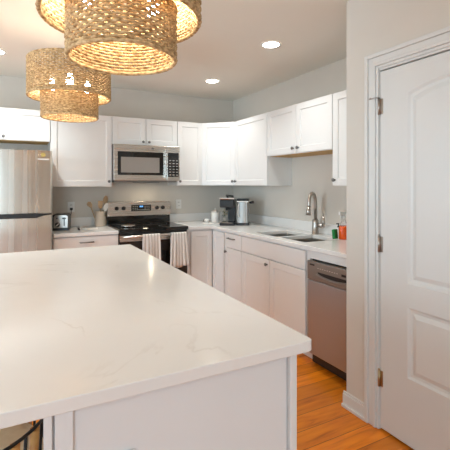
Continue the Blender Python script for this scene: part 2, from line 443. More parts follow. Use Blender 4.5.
wall_cab('short white wall cabinet above the steel fridge', (xF-.914, 0, 0), 0, .914, 1.82, UT, [(0, .457, (.42, 1.86)), (.457, .914, (.492, 1.855))], raw=True)
# right wall
YT, YS, YN = -.61, -1.287, -2.228
wall_cab('tall single-door white wall cabinet above the drawer left of the sink', (0, YT, 0), R90, YT-YS, UB, UT, [(0, YT-YS, (.035, UB+.05))])
ws = YS-YN
wall_cab('short two-door white wall cabinet above the sink with bare wood underside', (0, YS, 0), R90, ws, 1.675, UT, [(0, ws/2, (ws/2-.035, 1.675+.05)), (ws/2, ws, (ws/2+.035, 1.675+.05))], raw=True)
wall_cab('narrow white wall cabinet beside the pantry wall, above the dishwasher', (0, YN, 0), R90, .36, UB, UT, [(0, .36, (.030, UB+.05))])
# diagonal corner
t = thing('wall_cabinet', 'white corner wall cabinet with a diagonal door above the coffee machines', 'cabinet', (-.609, -.305, 0), -PI/4, GW)
inv = (tr(-.609, -.305, 0) @ rotz(-PI/4)).inverted()
bm = BM(); v = prism(bm, [(-.001, -.001), (-.609, -.001), (-.609, -.305), (-.305, -.609), (-.001, -.609)], UB, UT); xf(v, inv); obj('cabinet_body', bm, 'cab', t)
wd = .304*math.sqrt(2)
front(t, 'door', .002, wd-.002, UB, UT, 0.0, (wd-.036, UB+.05))

# base cabinets
def base_cab(label, loc, rz, w, fronts, d=.605, hollow=False):
    t = thing('base_cabinet', label, 'cabinet', loc, rz, GB); e = .001
    bm = BM()
    if hollow:
        slab(bm, [e, .03, w-.03, w-e], [-d, -d+.02, -.03, -.002], lambda i, j: not (i == 1 and j == 1), .10, .880); box(bm, .03, w-.03, -d+.02, -.03, .10, .12)
    else: box(bm, e, w-e, -d, -.002, .10, .880)
    box(bm, e, w-e, -d+.06, -.002, 0, .10); obj('cabinet_body', bm, 'cab', t)
    for f in fronts: front(t, f[0], *f[1:5], d, *f[5:])
    return t
w = xS-xF
base_cab('white base cabinet with one wide drawer between fridge and stove', (xF, 0, 0), 0, w,
         [('slab', 0, w, .725, .872, None, (w/2, .815, .13)), ('door', 0, w/2, .10, .722, (w/2-.04, .67)), ('door', w/2, w, .10, .722, (w/2+.04, .67))])
# corner (folding doors)
t = thing('base_cabinet', 'white inner-corner base cabinet with two folding doors right of the stove', 'cabinet', (-.914, 0, 0), 0, GB)
bm = BM(); sh = lambda P: [(x+.914, y) for x, y in P]
prism(bm, sh([(-.913, -.002), (-.002, -.002), (-.002, -.913), (-.605, -.913), (-.605, -.605), (-.913, -.605)]), .10, .880)
prism(bm, sh([(-.913, -.002), (-.002, -.002), (-.002, -.913), (-.545, -.913), (-.545, -.545), (-.913, -.545)]), 0, .10)
obj('cabinet_body', bm, 'cab', t)
front(t, 'door', .020, .286, .105, .858, .605)
o = obj('door', shaker(.262, .753), 'cab', t, bev=.0015); o.location = (.308, -.632, .105); o.rotation_euler = (0, 0, R90)
bx('filler_strip', (-.024, -.002, -.610, -.01, 0, .880), 'cab', t)
wdr = 1.275-.914
base_cab('white base cabinet with one drawer over a door, left of the sink cabinet', (0, -.914, 0), R90, wdr,
         [('slab', .018, wdr, .715, .868, None, (.165, .815, .125)), ('door', .018, wdr, .10, .712, (.045, .665))])
wsk = 2.288-1.275
SINKCAB = base_cab('wide white sink base cabinet with a false drawer front over two doors', (0, -1.275, 0), R90, wsk,
         [('slab', 0, .975, .715, .868), ('door', 0, .487, .10, .712, (.450, .665)), ('door', .487, .975, .10, .712)], hollow=True)

# ------------------------------------------------------------------ worktops
def wt(name, label, xs, ys, mask, z0=.881, z1=.914, m='quartz'):
    bm = BM(); slab(bm, xs, ys, mask, z0, z1); o = obj(name, bm, m, bev=.004); return tag(o, label, 'countertop')
xs = [xM+.003, -.648, -.545, -.165, -.001]; ys = [-2.854, -2.15, -1.80, -1.77, -1.41, -.648, -.001]
o = wt('countertop', 'L-shaped white quartz countertop holding the sink and coffee machines', xs, ys,
       lambda i, j: (j == 5 or i >= 1) and not (i == 2 and j in (1, 3)))
bm = BM(); box(bm, xM+.003, -.003, -.022, -.002, .914, 1.014); box(bm, -.022, -.002, -2.854, -.022, .914, 1.014); obj('backsplash', bm, 'quartz', o, bev=.002)
o = wt('countertop', 'short white quartz countertop between the fridge and the stove', [xF+.002, xS-.003], [-.648, -.001], lambda i, j: True)
bm = BM(); box(bm, xF+.002, xS-.003, -.022, -.002, .914, 1.014); obj('backsplash', bm, 'quartz', o, bev=.002)
bm = BM(); box(bm, -.620, -.60, -2.852, -2.292, .818, .880); struct('trim_2', bm, 'cab')

# sink
t = thing('kitchen_sink', 'stainless double-bowl sink set under the quartz countertop', 'sink', (0, 0, .70))
for y0, y1 in ((-1.775, -1.405), (-2.155, -1.795)):
    bm = BM(); x0, x1 = -.55, -.16; zf = .0; zt = .180
    def lvl(s, z): return [bm.verts.new(p) for p in ((x0+s, y0+s, z), (x1-s, y0+s, z), (x1-s, y1-s, z), (x0+s, y1-s, z))]
    a, b, c, d_ = lvl(0, zt), lvl(.004, zt), lvl(.010, .012), lvl(.03, 0)
    for p, q in ((a, b), (b, c), (c, d_)):
        for i in range(4): bm.faces.new([p[i], p[(i+1) % 4], q[(i+1) % 4], q[i]])
    bm.faces.new(d_)
    bw = obj('bowl', bm, 'brnickel', t)
    dr = BM(); lathe(dr, [(.045, .001), (.045, .004), (.030, .002), (.004, .001)], 20, ((x0+x1)/2, (y0+y1)/2, 0)); obj('drain', dr, 'darkgrey', bw)
# faucet
t = thing('faucet', 'brushed nickel gooseneck faucet behind the sink', 'faucet', (-.105, -1.775, .914), 0)
bm = BM(); lathe(bm, [(.036, 0), (.036, .006), (.032, .010), (.030, .10), (.029, .135), (.019, .142)], 24); obj('base', bm, 'brnickel', t)
pts = [(0, 0, .13), (0, 0, .28)]
ca, sa = math.cos(math.radians(200)), math.sin(math.radians(200))
for i in range(1, 14):
    a = PI*i/13; r_ = .062; q = r_*(1-math.cos(a)); pts.append((ca*q, sa*q, .28+.108*math.sin(a)**.9 if 0 < math.sin(a) else .28))
pts.append((ca*.126, sa*.126, .262))
bm = BM(); tube(bm, pts, .0165, 12); sp = obj('spout', bm, 'brnickel', t)
bm = BM(); tube(bm, [(ca*.126, sa*.126, .265), (ca*.132, sa*.132, .225), (ca*.138, sa*.138, .185)], [.018, .021, .024], 14); obj('spray_head', bm, 'brnickel', sp)
bm = BM(); tube(bm, [(.0, -.02, .085), (.0, -.105, .085)], .020, 12); tube(bm, [(0, -.095, .085), (.0, -.112, .115), (0, -.104, .180)], [.016, .013, .010], 10); obj('lever', bm, 'brnickel', t)

# ------------------------------------------------------------------ island
IX0, IX1, IY0, IY1 = -2.92, -1.834, -3.735, -1.593
bm = BM()
def rrect(x0, x1, y0, y1, r, n=5):
    P = []
    for cx, cy, a0 in ((x1-r, y0+r, -PI/2), (x1-r, y1-r, 0), (x0+r, y1-r, PI/2), (x0+r, y0+r, PI)):
        for i in range(n+1): a = a0+PI/2*i/n; P.append((cx+r*math.cos(a), cy+r*math.sin(a)))
    return P
prism(bm, rrect(IX0, IX1, IY0, IY1, .022), .881, .914)
tag(obj('countertop', bm, 'quartz', bev=.003), 'large white quartz island top with faint grey veins, in the foreground', 'countertop')
bx0, bx1, by0, by1 = -2.582, -1.899, -3.706, -1.63
t = thing('kitchen_island', 'white painted island base under the large foreground quartz top', 'island', (bx0, by0, 0))
bw_, bd_ = bx1-bx0, by1-by0
bm = BM(); box(bm, .20, bw_, 0, bd_, .10, .880); box(bm, .20, bw_-.06, 0, bd_, 0, .10); obj('cabinet_body', bm, 'isl', t)
bx('corner_post', (-.004, .013, -.022, .0, 0, .880), 'isl', t, bev=.002); bx('corner_post', (bw_-.020, bw_+.004, -.022, .0, 0, .880), 'isl', t, bev=.002)
bm = BM(); box(bm, 0, bw_-.024, -.008, 0, 0, .880); box(bm, .018, .056, -.020, -.008, 0, .880); obj('end_panel', bm, 'isl', t)
for i in range(3):
    L = bd_/3; y0 = i*L
    o = obj('drawer', (lambda b: (box(b, 0, L-.008, -.019, 0, 0, .128), b)[1])(BM()), 'isl', t, bev=.002); o.location = (bw_+.001, y0+.004, .742); o.rotation_euler = (0, 0, PI/2)
    bar_handle(o, L/2, .065, .13)
    for k in range(2):
        o = obj('door', shaker(L/2-.006, .62), 'isl', t, bev=.0015); o.location = (bw_+.001, y0+k*L/2+.004, .105); o.rotation_euler = (0, 0, PI/2)
        knob(o, (L/2-.04) if k == 0 else .035, .57)
p = bx('outlet_plate', (.125, .200, -.0165, -.0105, .628, .744), 'white', t, bev=.003)
bm = BM()
for z in (.662, .706): box(bm, .146, .179, -.0185, -.0166, z-.014, z+.014)
obj('socket', bm, 'whiteceramic', p)

# ------------------------------------------------------------------ refrigerator
FX = -3.102; FW = .765
t = thing('refrigerator', 'stainless steel top-freezer refrigerator left of the short countertop', 'refrigerator', (FX, 0, 0))
bm = BM(); box(bm, .004, FW-.004, -.695, -.04, .02, 1.685); obj('cabinet_body', bm, 'darkgrey', t, bev=.004)
def fridge_door(name, z0, z1):
    bm = BM(); n = 72; P = []
    for i in range(n+1):
        u = i/n; e = min(u, 1-u)*FW
        y = -.755-.013*(1-(2*u-1)**2) + (.012*(1-min(1, e/.016))**2)
        P.append((u*FW, y))
    P += [(FW, -.697), (0, -.697)]
    prism(bm, P, z0, z1)
    return obj(name, bm, 'steel_v', t)
fd = fridge_door('freezer_door', 1.123, 1.693); rd = fridge_door('fresh_food_door', .06, 1.111)
bx('gasket', (.006, FW-.006, -.745, -.70, 1.108, 1.126), 'black', t)
bm = BM()
prism_xz(bm, [(.03, 1.084), (FW-.135, 1.084), (FW-.075, 1.104), (FW-.012, 1.110), (FW-.012, 1.119), (FW-.09, 1.124), (FW-.15, 1.128), (.03, 1.124)], -.795, -.752)
obj('handle', bm, 'black', fd, bev=.006, label='black scoop handle')
bx('toe_grille', (.02, FW-.02, -.70, -.60, .0, .055), 'black', t)
bm = BM(); v = lathe(bm, [(.020, 0), (.020, .0012)], 20); xf(v, tr(FW-.078, -.7605, 1.655) @ rotx(PI/2)); obj('sticker', bm, 'gold', fd, label='round gold sticker')
bm = BM(); box(bm, FW-.125, FW-.028, -.7625, -.7595, 1.608, 1.622); obj('sticker', bm, 'paper', fd, label='narrow white paper label')

# ------------------------------------------------------------------ microwave
t = thing('microwave', 'stainless over-the-range microwave hanging above the stove', 'microwave', (xS+.002, 0, 1.41))
mw, mh = .758, .414
bx('housing', (0, mw, -.375, -.002, .02, mh-.001), 'darkgrey', t)
bm = BM(); box(bm, .02, mw-.02, -.36, -.03, 0, .02); obj('vent_base', bm, 'darkgrey', t)
d = bx('door', (0, .598, -.408, -.376, .018, mh-.001), 'steel_h', t, bev=.004)
bx('window', (.040, .560, -.4105, -.4085, .078, .335), 'glassblack', d)
bx('window_screen', (.075, .510, -.412, -.411, .105, .275), mat('window_mesh', (.30, .27, .24), .3), d)
bx('handle', (.566, .584, -.440, -.4085, .05, .365), 'steel_h', d, bev=.004)
cp = bx('control_panel', (.601, mw, -.408, -.376, .018, mh-.001), 'steel_h', t, bev=.004)
bx('keypad', (.612, mw-.014, -.4105, -.4085, .062, .338), 'glassblack', cp)
kp = mat('key_print', (.35, .34, .32), .5)
for i in range(3):
    for j in range(6): bx('keypad_button', (.626+i*.042, .650+i*.042, -.4125, -.411, .078+j*.033, .088+j*.033), kp, cp)
bx('display', (.630, .735, -.4125, -.411, .292, .322), 'black', cp)
bm = BM(); v = lathe(bm, [(.015, 0), (.015, .003), (.011, .003), (.010, .0015), (.002, .002)], 20); xf(v, tr(.43, -.4082, .374) @ rotx(PI/2)); obj('emblem', bm, 'darkgrey', d)
bx('bottom_vent', (.22, .52, -.377, -.34, -.004, .0), 'black', t)
for x in (.46,):
    lp = bx('task_lamp', (x-.03, x+.03, -.285, -.235, -.003, -.0005), emis('task_lamp_glow', (1, .88, .66), 4), t)
    d = bpy.data.lights.new('task_glow', 'AREA'); d.size = .05; d.energy = .75; d.color = (1, .84, .60)
    l = bpy.data.objects.new('task_glow', d); COL.objects.link(l); l.parent = lp; l.location = (x, -.26, -.006)

# ------------------------------------------------------------------ stove
t = thing('electric_stove', 'stainless freestanding electric stove with a black glass cooktop, under the microwave', 'stove', (xS+.003, 0, 0)); sw = .756
bx('body', (0, sw, -.60, -.03, .03, .900), 'darkgrey', t)
ct = bx('cooktop', (-.001, sw+.001, -.655, -.095, .901, .925), 'glassblack', t, bev=.004)
bx('cooktop_rim', (0, sw, -.662, -.655, .892, .922), 'glassblack', ct)
brm = mat('burner_print', (.12, .11, .10), .3)
for x, y, r in ((.20, -.50, .10), (.56, -.50, .085), (.20, -.23, .075), (.56, -.23, .10)):
    bm = BM(); lathe(bm, [(r, 0), (r, .0006), (r-.004, .0006), (r-.004, 0)], 36, (x, y, .925), cap=False); obj('burner_ring', bm, brm, ct)
bg = BM(); v = prism_xz(bg, [(0, .926), (sw, .926), (sw, 1.012), (0, 1.012)], -.080, -.03); obj('splash_panel', bg, 'glassblack', t)
bg = BM(); prism_xz(bg, [(-.002, 1.012), (sw+.002, 1.012), (sw+.002, 1.172), (sw-.01, 1.182), (.01, 1.182), (-.002, 1.172)], -.095, -.028); bgo = obj('control_panel', bg, 'steel_h', t, bev=.004)
for x in (.100, .180, .585, .660):
    bm = BM(); v = lathe(bm, [(.024, 0), (.024, .004), (.021, .007), (.019, .024), (.003, .026)], 18); v += box(bm, -.003, .003, -.019, .019, .024, .030); xf(v, tr(x, -.095, 1.105) @ rotx(PI/2)); obj('knob', bm, 'black', bgo)
dp = bx('display_panel', (.270, .510, -.0975, -.0955, 1.068, 1.142), 'glassblack', bgo)
bm = BM()
for k, x in enumerate((.372, .382, .394, .404)): box(bm, x, x+.006, -.099, -.098, 1.115, 1.132)
obj('clock_digits', bm, 'display', dp, label='small glowing blue clock')
bm = BM()
for i in range(9):
    if i in (3, 4, 5): 
        box(bm, .286+i*.024, .296+i*.024, -.099, -.098, 1.080, 1.088); continue
    for j in range(3): box(bm, .286+i*.024, .298+i*.024, -.099, -.098, 1.080+j*.020, 1.087+j*.020)
obj('button_marks', bm, mat('stove_key_print', (.5, .47, .40), .5), dp)
bx('vent_strip', (0, sw, -.625, -.60, .862, .890), 'black', t)
d = bx('oven_door', (.004, sw-.004, -.648, -.601, .215, .860), 'ovenglass', t, bev=.004)
bx('door_trim', (.004, sw-.004, -.6495, -.6485, .795, .858), 'steel_h', d)
bx('oven_window', (.12, sw-.12, -.6500, -.6485, .36, .68), 'glassblack', d)
bm = BM(); tube(bm, [(.03, -.700, .850), (sw-.03, -.700, .850)], .0135, 12)
for x in (.05, sw-.05): tube(bm, [(x, -.648, .850), (x, -.700, .850)], .010, 8)
obj('handle', bm, 'steel_h', d)
bx('storage_drawer', (.004, sw-.004, -.648, -.601, .06, .208), 'steel_h', t, bev=.004)
for x in (.05, sw-.05):
    for y in (-.56, -.08): bm = BM(); lathe(bm, [(.018, 0), (.018, .03)], 12, (x, y, 0)); obj('foot', bm, 'black', t)

# dish towels over the oven handle
def towel(label, x0, x1, zf, zb, flare, seed):
    r = random.Random(seed); bm = BM(); uv = bm.loops.layers.uv.new('uv'); n = 26
    yb, zbk, R = -.700, .850, .0165
    path = []
    for i in range(9): path.append((yb+R+.001, zb+(zbk-zb)*i/8))
    for i in range(1, 9): a = PI*i/9; path.append((yb+R*math.cos(a), zbk+R*math.sin(a)))
    for i in range(13): path.append((yb-R, zbk-(zbk-zf)*i/12))
    ph = [r.uniform(0, 6) for _ in range(3)]
    rows = []
    for j, (y, z) in enumerate(path):
        dn = max(0, (zbk-z)/(zbk-zf)) if y < yb else 0
        row = []
        for i in range(n+1):
            u = i/n; c = (x0+x1)/2; hw = (x1-x0)/2*(1+flare*dn)
            x = c+(2*u-1)*hw + flare*.10*dn*hw
            off = (.004+.012*dn)*(math.sin(u*13+ph[0])+.5*math.sin(u*23+ph[1]))*(1 if y < yb else 0)*min(1, dn*4)
            zz = z + (.010*math.sin(u*9+ph[2])*dn if j == len(path)-1 else 0)
            row.append((bm.verts.new((x, y-abs(off)-.0005, zz)), u, j/len(path)))
        rows.append(row)
    for a, b in zip(rows, rows[1:]):
        for i in range(n):
            q = [a[i], a[i+1], b[i+1], b[i]]; f = bm.faces.new([k[0] for k in q]); f.smooth = True
            for lp, k in zip(f.loops, q): lp[uv].uv = (k[1], k[2])
    o = obj('dish_towel', bm, 'towel'); s = o.modifiers.new('thick', 'SOLIDIFY'); s.thickness = .003; s.offset = 1
    return tag(o, label, 'towel', 'striped towels on the oven handle')
towel('striped dish towel hanging at the left on the oven handle', -1.468, -1.285, .52, .60, .05, 3)
towel('striped dish towel hanging at the right on the oven handle', -1.160, -.985, .500, .58, .28, 8)
# spoon rest
t = thing('spoon_rest', 'small round silver spoon rest on the black cooktop', 'spoon rest', (-1.555, -.44, .9252))
bm = BM(); lathe(bm, [(.045, 0), (.068, .004), (.078, .016), (.075, .017), (.064, .008), (.003, .006)], 28); obj('dish', bm, 'chrome', t)
bm = BM(); box(bm, -.012, .012, -.13, -.070, .010, .015); obj('handle', bm, 'chrome', t, bev=.002)

# ------------------------------------------------------------------ dishwasher
t = thing('dishwasher', 'stainless dishwasher under the counter beside the pantry wall', 'dishwasher', (0, -2.300, 0), R90); dw = .548
bx('tub', (.004, dw-.004, -.600, -.02, .02, .815), 'black', t)
bx('door', (.004, dw-.004, -.650, -.602, .105, .662), 'steel_dw', t, bev=.004)
cp = bx('control_panel', (.004, dw-.004, -.652, -.602, .666, .806), 'darkgrey', t, bev=.004)
bm = BM(); P = []
for i in range(13):
    u = i/12; P.append((.125+u*.31, .728-.020*math.sin(PI*u)**.6))
P += [(.435, .736), (.125, .736)]
prism_xz(bm, P, -.6545, -.6525); obj('handle_pocket', bm, 'black', cp)
bm = BM(); tube(bm, [(.115+i/12*.33, -.660-.004*math.sin(PI*i/12), .722-.022*math.sin(PI*i/12)**.6) for i in range(13)], .005, 8); obj('handle_lip', bm, 'darkgrey', cp)
bx('badge', (.035, .085, -.6545, -.6525, .775, .787), 'black', cp)
bx('display', (.36, .40, -.6545, -.6525, .752, .768), 'black', cp)
bm = BM()
for i in range(9): box(bm, .12+i*.024, .132+i*.024, -.654, -.6525, .762, .766)
obj('button_marks', bm, 'lightsteel', cp)
bx('kick_plate', (.004, dw-.004, -.575, -.56, 0.005, .10), 'black', t)

# ------------------------------------------------------------------ pendants
def drum(R, z0, z1, nw, pitch=.0122, rr=.0058, ph=0):
    bm = BM(); rows = int(round((z1-z0)/pitch)); per = nw/2; seg = int(per*6); rg = random.Random(5)
    for j in range(rows+1):
        z = z0+(z1-z0)*j/rows; edge = j in (0, rows); p1 = rg.uniform(0, 6)
        A = .0030 if not edge else .001
        pts = []
        for i in range(seg):
            th = 2*PI*i/seg; rad = R+A*math.sin(per*th+PI*(j % 2))
            pts.append((rad*math.cos(th), rad*math.sin(th), z+.0005*math.sin(5*th+p1)))
        tube(bm, pts, rr*(1.45 if edge else rg.uniform(.94, 1.0)), 5, closed=True)
    return bm
def warps(R, z0, z1, nw):
    bm = BM()
    for i in range(nw):
        th = 2*PI*(i+.0)/nw; tube(bm, [(R*math.cos(th), R*math.sin(th), z0), (R*math.cos(th), R*math.sin(th), z1)], .0026, 4)
    return bm
def make_pendant():
    z0 = 1.833
    t = thing('pendant_lamp', 'large two-tier woven drum pendant nearest the camera, cut off by the top of the photo', 'lamp', (-2.302, -3.263, z0), 0, 'woven drum pendants over the island')
    up = obj('upper_shade', drum(.273, .140, .388, 90), 'rope', t); obj('shade_ribs', warps(.273, .140, .388, 90), 'warp', up)
    lo = obj('lower_shade', drum(.186, 0, .180, 62), 'rope', t); obj('shade_ribs', warps(.186, 0, .180, 62), 'warp', lo)
    bm = BM()
    for k in range(3):
        a = 2*PI*k/3+.3; tube(bm, [(0, 0, .378), (.272*math.cos(a), .272*math.sin(a), .378)], .003, 6)
        tube(bm, [(.184*math.cos(a), .184*math.sin(a), .178), (.184*math.cos(a), .184*math.sin(a), .378)], .002, 6)
    lathe(bm, [(.012, .30), (.012, .383), (.004, .388)], 12)
    for k in range(3):
        a = 2*PI*k/3+math.radians(22.6); tube(bm, [(0, 0, .31), (.132*math.cos(a), .132*math.sin(a), .305)], .005, 6)
    obj('frame', bm, 'blackmetal', t)
    for k in range(3):
        a = 2*PI*k/3+math.radians(22.6); x, y = .138*math.cos(a), .138*math.sin(a)
        bm = BM(); lathe(bm, [(.016, .0), (.016, .04), (.010, .045)], 12, (x, y, .275)); sk = obj('socket', bm, 'white', t)
        bm = BM(); lathe(bm, [(.003, -.085), (.018, -.078), (.027, -.058), (.027, -.045), (.018, -.02), (.013, 0)], 14, (x, y, .275)); obj('bulb', bm, 'bulb', sk)
    bm = BM(); tube(bm, [(0, 0, .386), (0, 0, CEIL-z0-.02)], .003, 6); obj('cord', bm, 'blackmetal', t)
    bm = BM(); lathe(bm, [(.06, -.025), (.062, -.004), (.06, -.001)], 24, (0, 0, CEIL-z0)); obj('canopy', bm, 'blackmetal', t)
    return t
pend = make_pendant()
p2 = copy_tree(pend); p2.location = (-2.297, -1.715, 1.860)
for ch in p2.children:                      # it hangs a little higher: a shorter cord to the same ceiling
    if ch.name.startswith(('cord', 'canopy')): ch.location.z -= .027
p2['label'] = 'smaller-looking two-tier woven drum pendant farther away, in front of the fridge cabinets'

# ------------------------------------------------------------------ recessed ceiling lights
def downlight(x, y, label, power=1.0):
    t = thing('ceiling_light', label, 'ceiling light', (x, y, CEIL), 0, 'recessed ceiling lights')
    bm = BM(); lathe(bm, [(.064, -.003), (.078, -.007), (.083, -.002), (.083, -.0005)], 32, cap=False); obj('trim_ring', bm, 'trim', t)
    bm = BM(); lathe(bm, [(.066, -.0035), (.066, -.0015)], 32); obj('lens', bm, 'lens', t)
    d = bpy.data.lights.new('downlight_glow', 'AREA'); d.shape = 'DISK'; d.size = .12; d.energy = LAMP['recessed']*power; d.color = (.94, .96, .94); d.spread = 2.1
    l = bpy.data.objects.new('downlight_glow', d); COL.objects.link(l); l.parent = t; l.location = (0, 0, -.009)
downlight(-.796, -2.03, 'recessed ceiling light nearest the pantry wall, right of the big pendant', .35)
downlight(-.716, -.806, 'recessed ceiling light in front of the back wall, above the corner cabinet', .35)
downlight(-2.79, -.816, 'recessed ceiling light at the left edge, beside the farther pendant')

for x, y, lb in ((-2.0, -5.6, 'added ceiling fill light out of view behind the camera, right of the middle'), (-4.2, -5.6, 'added ceiling fill light out of view behind the camera, by the left windows'), (-4.6, -2.4, 'added ceiling fill light out of view left of the island')):
    downlight(x, y, lb, .32)  # out-of-view ceiling lights added to brighten the room

# ------------------------------------------------------------------ small things on the left counter
CT = .9145
t = thing('toaster', 'small silver and black toaster beside the fridge', 'toaster', (-2.212, -.26, CT), math.radians(-12))
bm = BM()
P = []
w_, h_ = .082, .165
prof = [(-w_, .022), (w_, .022)] + [(w_-.03*(1-math.cos(PI/2*i/6)), h_-.03+.03*math.sin(PI/2*i/6)) for i in range(7)] + [(-w_+.03*(1-math.cos(PI/2*(6-i)/6)), h_-.03+.03*math.sin(PI/2*(6-i)/6)) for i in range(7)]
prism_xz(bm, prof, -.118, .125); obj('body', bm, 'black', t, bev=.003)
bm = BM(); prism_xz(bm, [(x*.84+.009, z*.93+.006) for x, z in prof], -.126, -.118); fc = obj('front_plate', bm, 'brnickel', t, bev=.004)
bm = BM()
for x in (-.032, .032): box(bm, x-.014, x+.014, -.085, .095, h_-.001, h_+.002)
obj('slot', bm, 'blackmetal', t)
bm = BM(); box(bm, -w_-.002, w_+.002, -.122, .128, .0, .024); obj('base', bm, 'black', t, bev=.004)
bm = BM(); v = lathe(bm, [(.025, 0), (.025, .008), (.020, .014), (.003, .016)], 20); xf(v, tr(-.024, -.126, .060) @ rotx(PI/2)); kb = obj('dial', bm, 'black', fc)
bm = BM(); v = box(bm, -.004, .004, -.020, .020, .016, .020); xf(v, tr(-.024, -.126, .060) @ rotx(PI/2) @ rotz(-.8)); obj('pointer', bm, 'lightsteel', kb)
bm = BM(); box(bm, .036, .046, -.1285, -.1265, .050, .135); obj('lever_slot', bm, 'black', fc)
bx('lever', (.024, .058, -.150, -.129, .118, .132), 'black', t, bev=.003)
bm = BM(); v = lathe(bm, [(.009, 0), (.009, .004), (.002, .005)], 12); xf(v, tr(-.028, -.126, .125) @ rotx(PI/2)); obj('button', bm, 'black', fc)

def outlet(label, x, z):
    t = thing('wall_outlet', label, 'outlet', (x, 0, z))
    bm = BM(); box(bm, -.037, .037, -.007, -.0005, -.058, .058); obj('cover_plate', bm, 'white', t, bev=.003)
    for dz in (-.021, .021):
        bm = BM(); box(bm, -.017, .017, -.009, -.007, dz-.014, dz+.014); s = obj('socket', bm, 'whiteceramic', t)
        bm = BM(); box(bm, -.008, -.005, -.0095, -.009, dz-.004, dz+.006); box(bm, .005, .008, -.0095, -.009, dz-.004, dz+.006); obj('slot', bm, 'black', s)
    return t
outlet('white wall outlet with a black plug, above the toaster', -2.086, 1.132)
outlet('white wall outlet on the wall right of the stove', -.796, 1.136)
bm = BM(); box(bm, -2.100, -2.072, -.036, -.0097, 1.098, 1.124)
tube(bm, [(-2.086, -.03, 1.100), (-2.090, -.045, 1.06), (-2.105, -.06, 1.01), (-2.13, -.075, .96), (-2.15, -.085, .925)], .0035, 8)
tag(obj('power_cord', bm, 'black'), 'black plug and cord running from the outlet to the toaster', 'cord')

bm = BM(); tube(bm, [(-2.045, -.225, CT+.009), (-2.060, -.44, CT+.009)], [.006, .0085], 8)
t = tag(obj('marker_pen', bm, 'black'), 'black pen lying on the counter right of the toaster', 'pen')
bm = BM(); v = box(bm, -.075, .075, -.075, .075, 0, .006); xf(v, tr(-1.935, -.33, CT) @ rotz(-.15))
o = tag(obj('notepad', bm, 'paper'), 'flat white notepad on the counter in front of the crock', 'notepad')
bm = BM(); v = tube(bm, [(-.072, .058, .010), (.072, .062, .010)], .004, 6); xf(v, tr(-1.935, -.33, CT) @ rotz(-.15)); obj('binding', bm, 'nickel', o)

t = thing('utensil_crock', 'cream ceramic utensil crock beside the stove', 'crock', (-1.793, -.10, CT))
bm = BM(); lathe(bm, [(.052, 0), (.055, .004), (.055, .165), (.052, .168), (.047, .165), (.047, .012), (.003, .010)], 28); obj('crock', bm, 'ceramic', t)
def utensil(name, label, dx, dy, lean, kind, m):
    bm = BM(); base = Vector((-1.793+dx*.3, -.10+dy*.3, CT+.03)); tip = Vector((-1.793+dx, -.10+dy, CT+lean))
    tube(bm, [base, tip], .006, 8)
    d_ = (tip-base).normalized(); head = []
    s = Vector((1, 0, 0)); s = (s-d_*s.dot(d_)).normalized(); nrm = d_.cross(s)
    if kind == 'flat': outline = [(-.016, 0), (-.024, .03), (-.026, .085), (.026, .085), (.024, .03), (.016, 0)]
    elif kind == 'oval': outline = [(.026*math.sin(a), .045-.05*math.cos(a)) for a in [2*PI*i/14 for i in range(14)]]
    else: outline = [(-.010, 0), (-.030, .035), (-.032, .055), (-.008, .075), (.018, .06), (.022, .03), (.010, 0)]
    A = [bm.verts.new(tip-d_*.005+s*x+d_*z+nrm*.003) for x, z in outline]; B = [bm.verts.new(tip-d_*.005+s*x+d_*z-nrm*.003) for x, z in outline]
    bm.faces.new(A); bm.faces.new(B[::-1])
    for i in range(len(A)): j = (i+1) % len(A); bm.faces.new([A[j], A[i], B[i], B[j]])
    tag(obj(name, bm, m), label, 'utensil', 'utensils in the crock')
utensil('spatula', 'wooden spatula leaning far left in the crock', -.095, -.005, .215, 'hook', 'spoonwood')
utensil('wooden_spoon', 'wooden spoon standing tallest in the crock, leaning right', .060, .01, .255, 'oval', 'spoonwood')
utensil('slotted_turner', 'brown wooden turner upright in the middle of the crock', .004, -.02, .205, 'flat', 'spoonwood')
utensil('spoon', 'short white spoon leaning right over the crock rim', .055, -.02, .175, 'oval', 'whiteceramic')
t = thing('salt_cellar', 'small cream lidded jar tucked between crock and stove', 'jar', (-1.735, -.055, CT))
bm = BM(); lathe(bm, [(.020, 0), (.022, .004), (.022, .10), (.018, .105)], 18); obj('jar', bm, 'ceramic', t)
bm = BM(); lathe(bm, [(.0225, .1055), (.0225, .118), (.003, .122)], 18); obj('lid', bm, 'spoonwood', t)

# ------------------------------------------------------------------ coffee corner
ang = math.radians(-35)
t = thing('coffee_maker', 'black pod coffee maker with a chrome top band, in the counter corner', 'coffee maker', (-.405, -.605, CT), ang)
bx('base', (-.085, .085, -.17, .14, 0, .028), 'black', t, bev=.006)
bx('column', (-.004, .085, -.02, .14, .028, .235), 'black', t, bev=.010)
hd = bx('brew_head', (-.085, .085, -.16, .14, .205, .300), 'black', t, bev=.014)
bx('chrome_band', (-.088, .088, -.163, .13, .300, .318), 'chrome', hd, bev=.006)
bm = BM(); lathe(bm, [(.022, .17), (.028, .205)], 14, (0, -.09, 0)); obj('spout', bm, 'black', hd)
bm = BM(); tube(bm, [(-.0, -.06, .322), (-.02, -.02, .338), (.05, .06, .330)], [.010, .012, .010], 8); obj('lid_lever', bm, 'black', hd)
bm = BM(); box(bm, -.062, .062, -.160, -.04, .0285, .034); obj('drip_grate', bm, 'chrome', t)

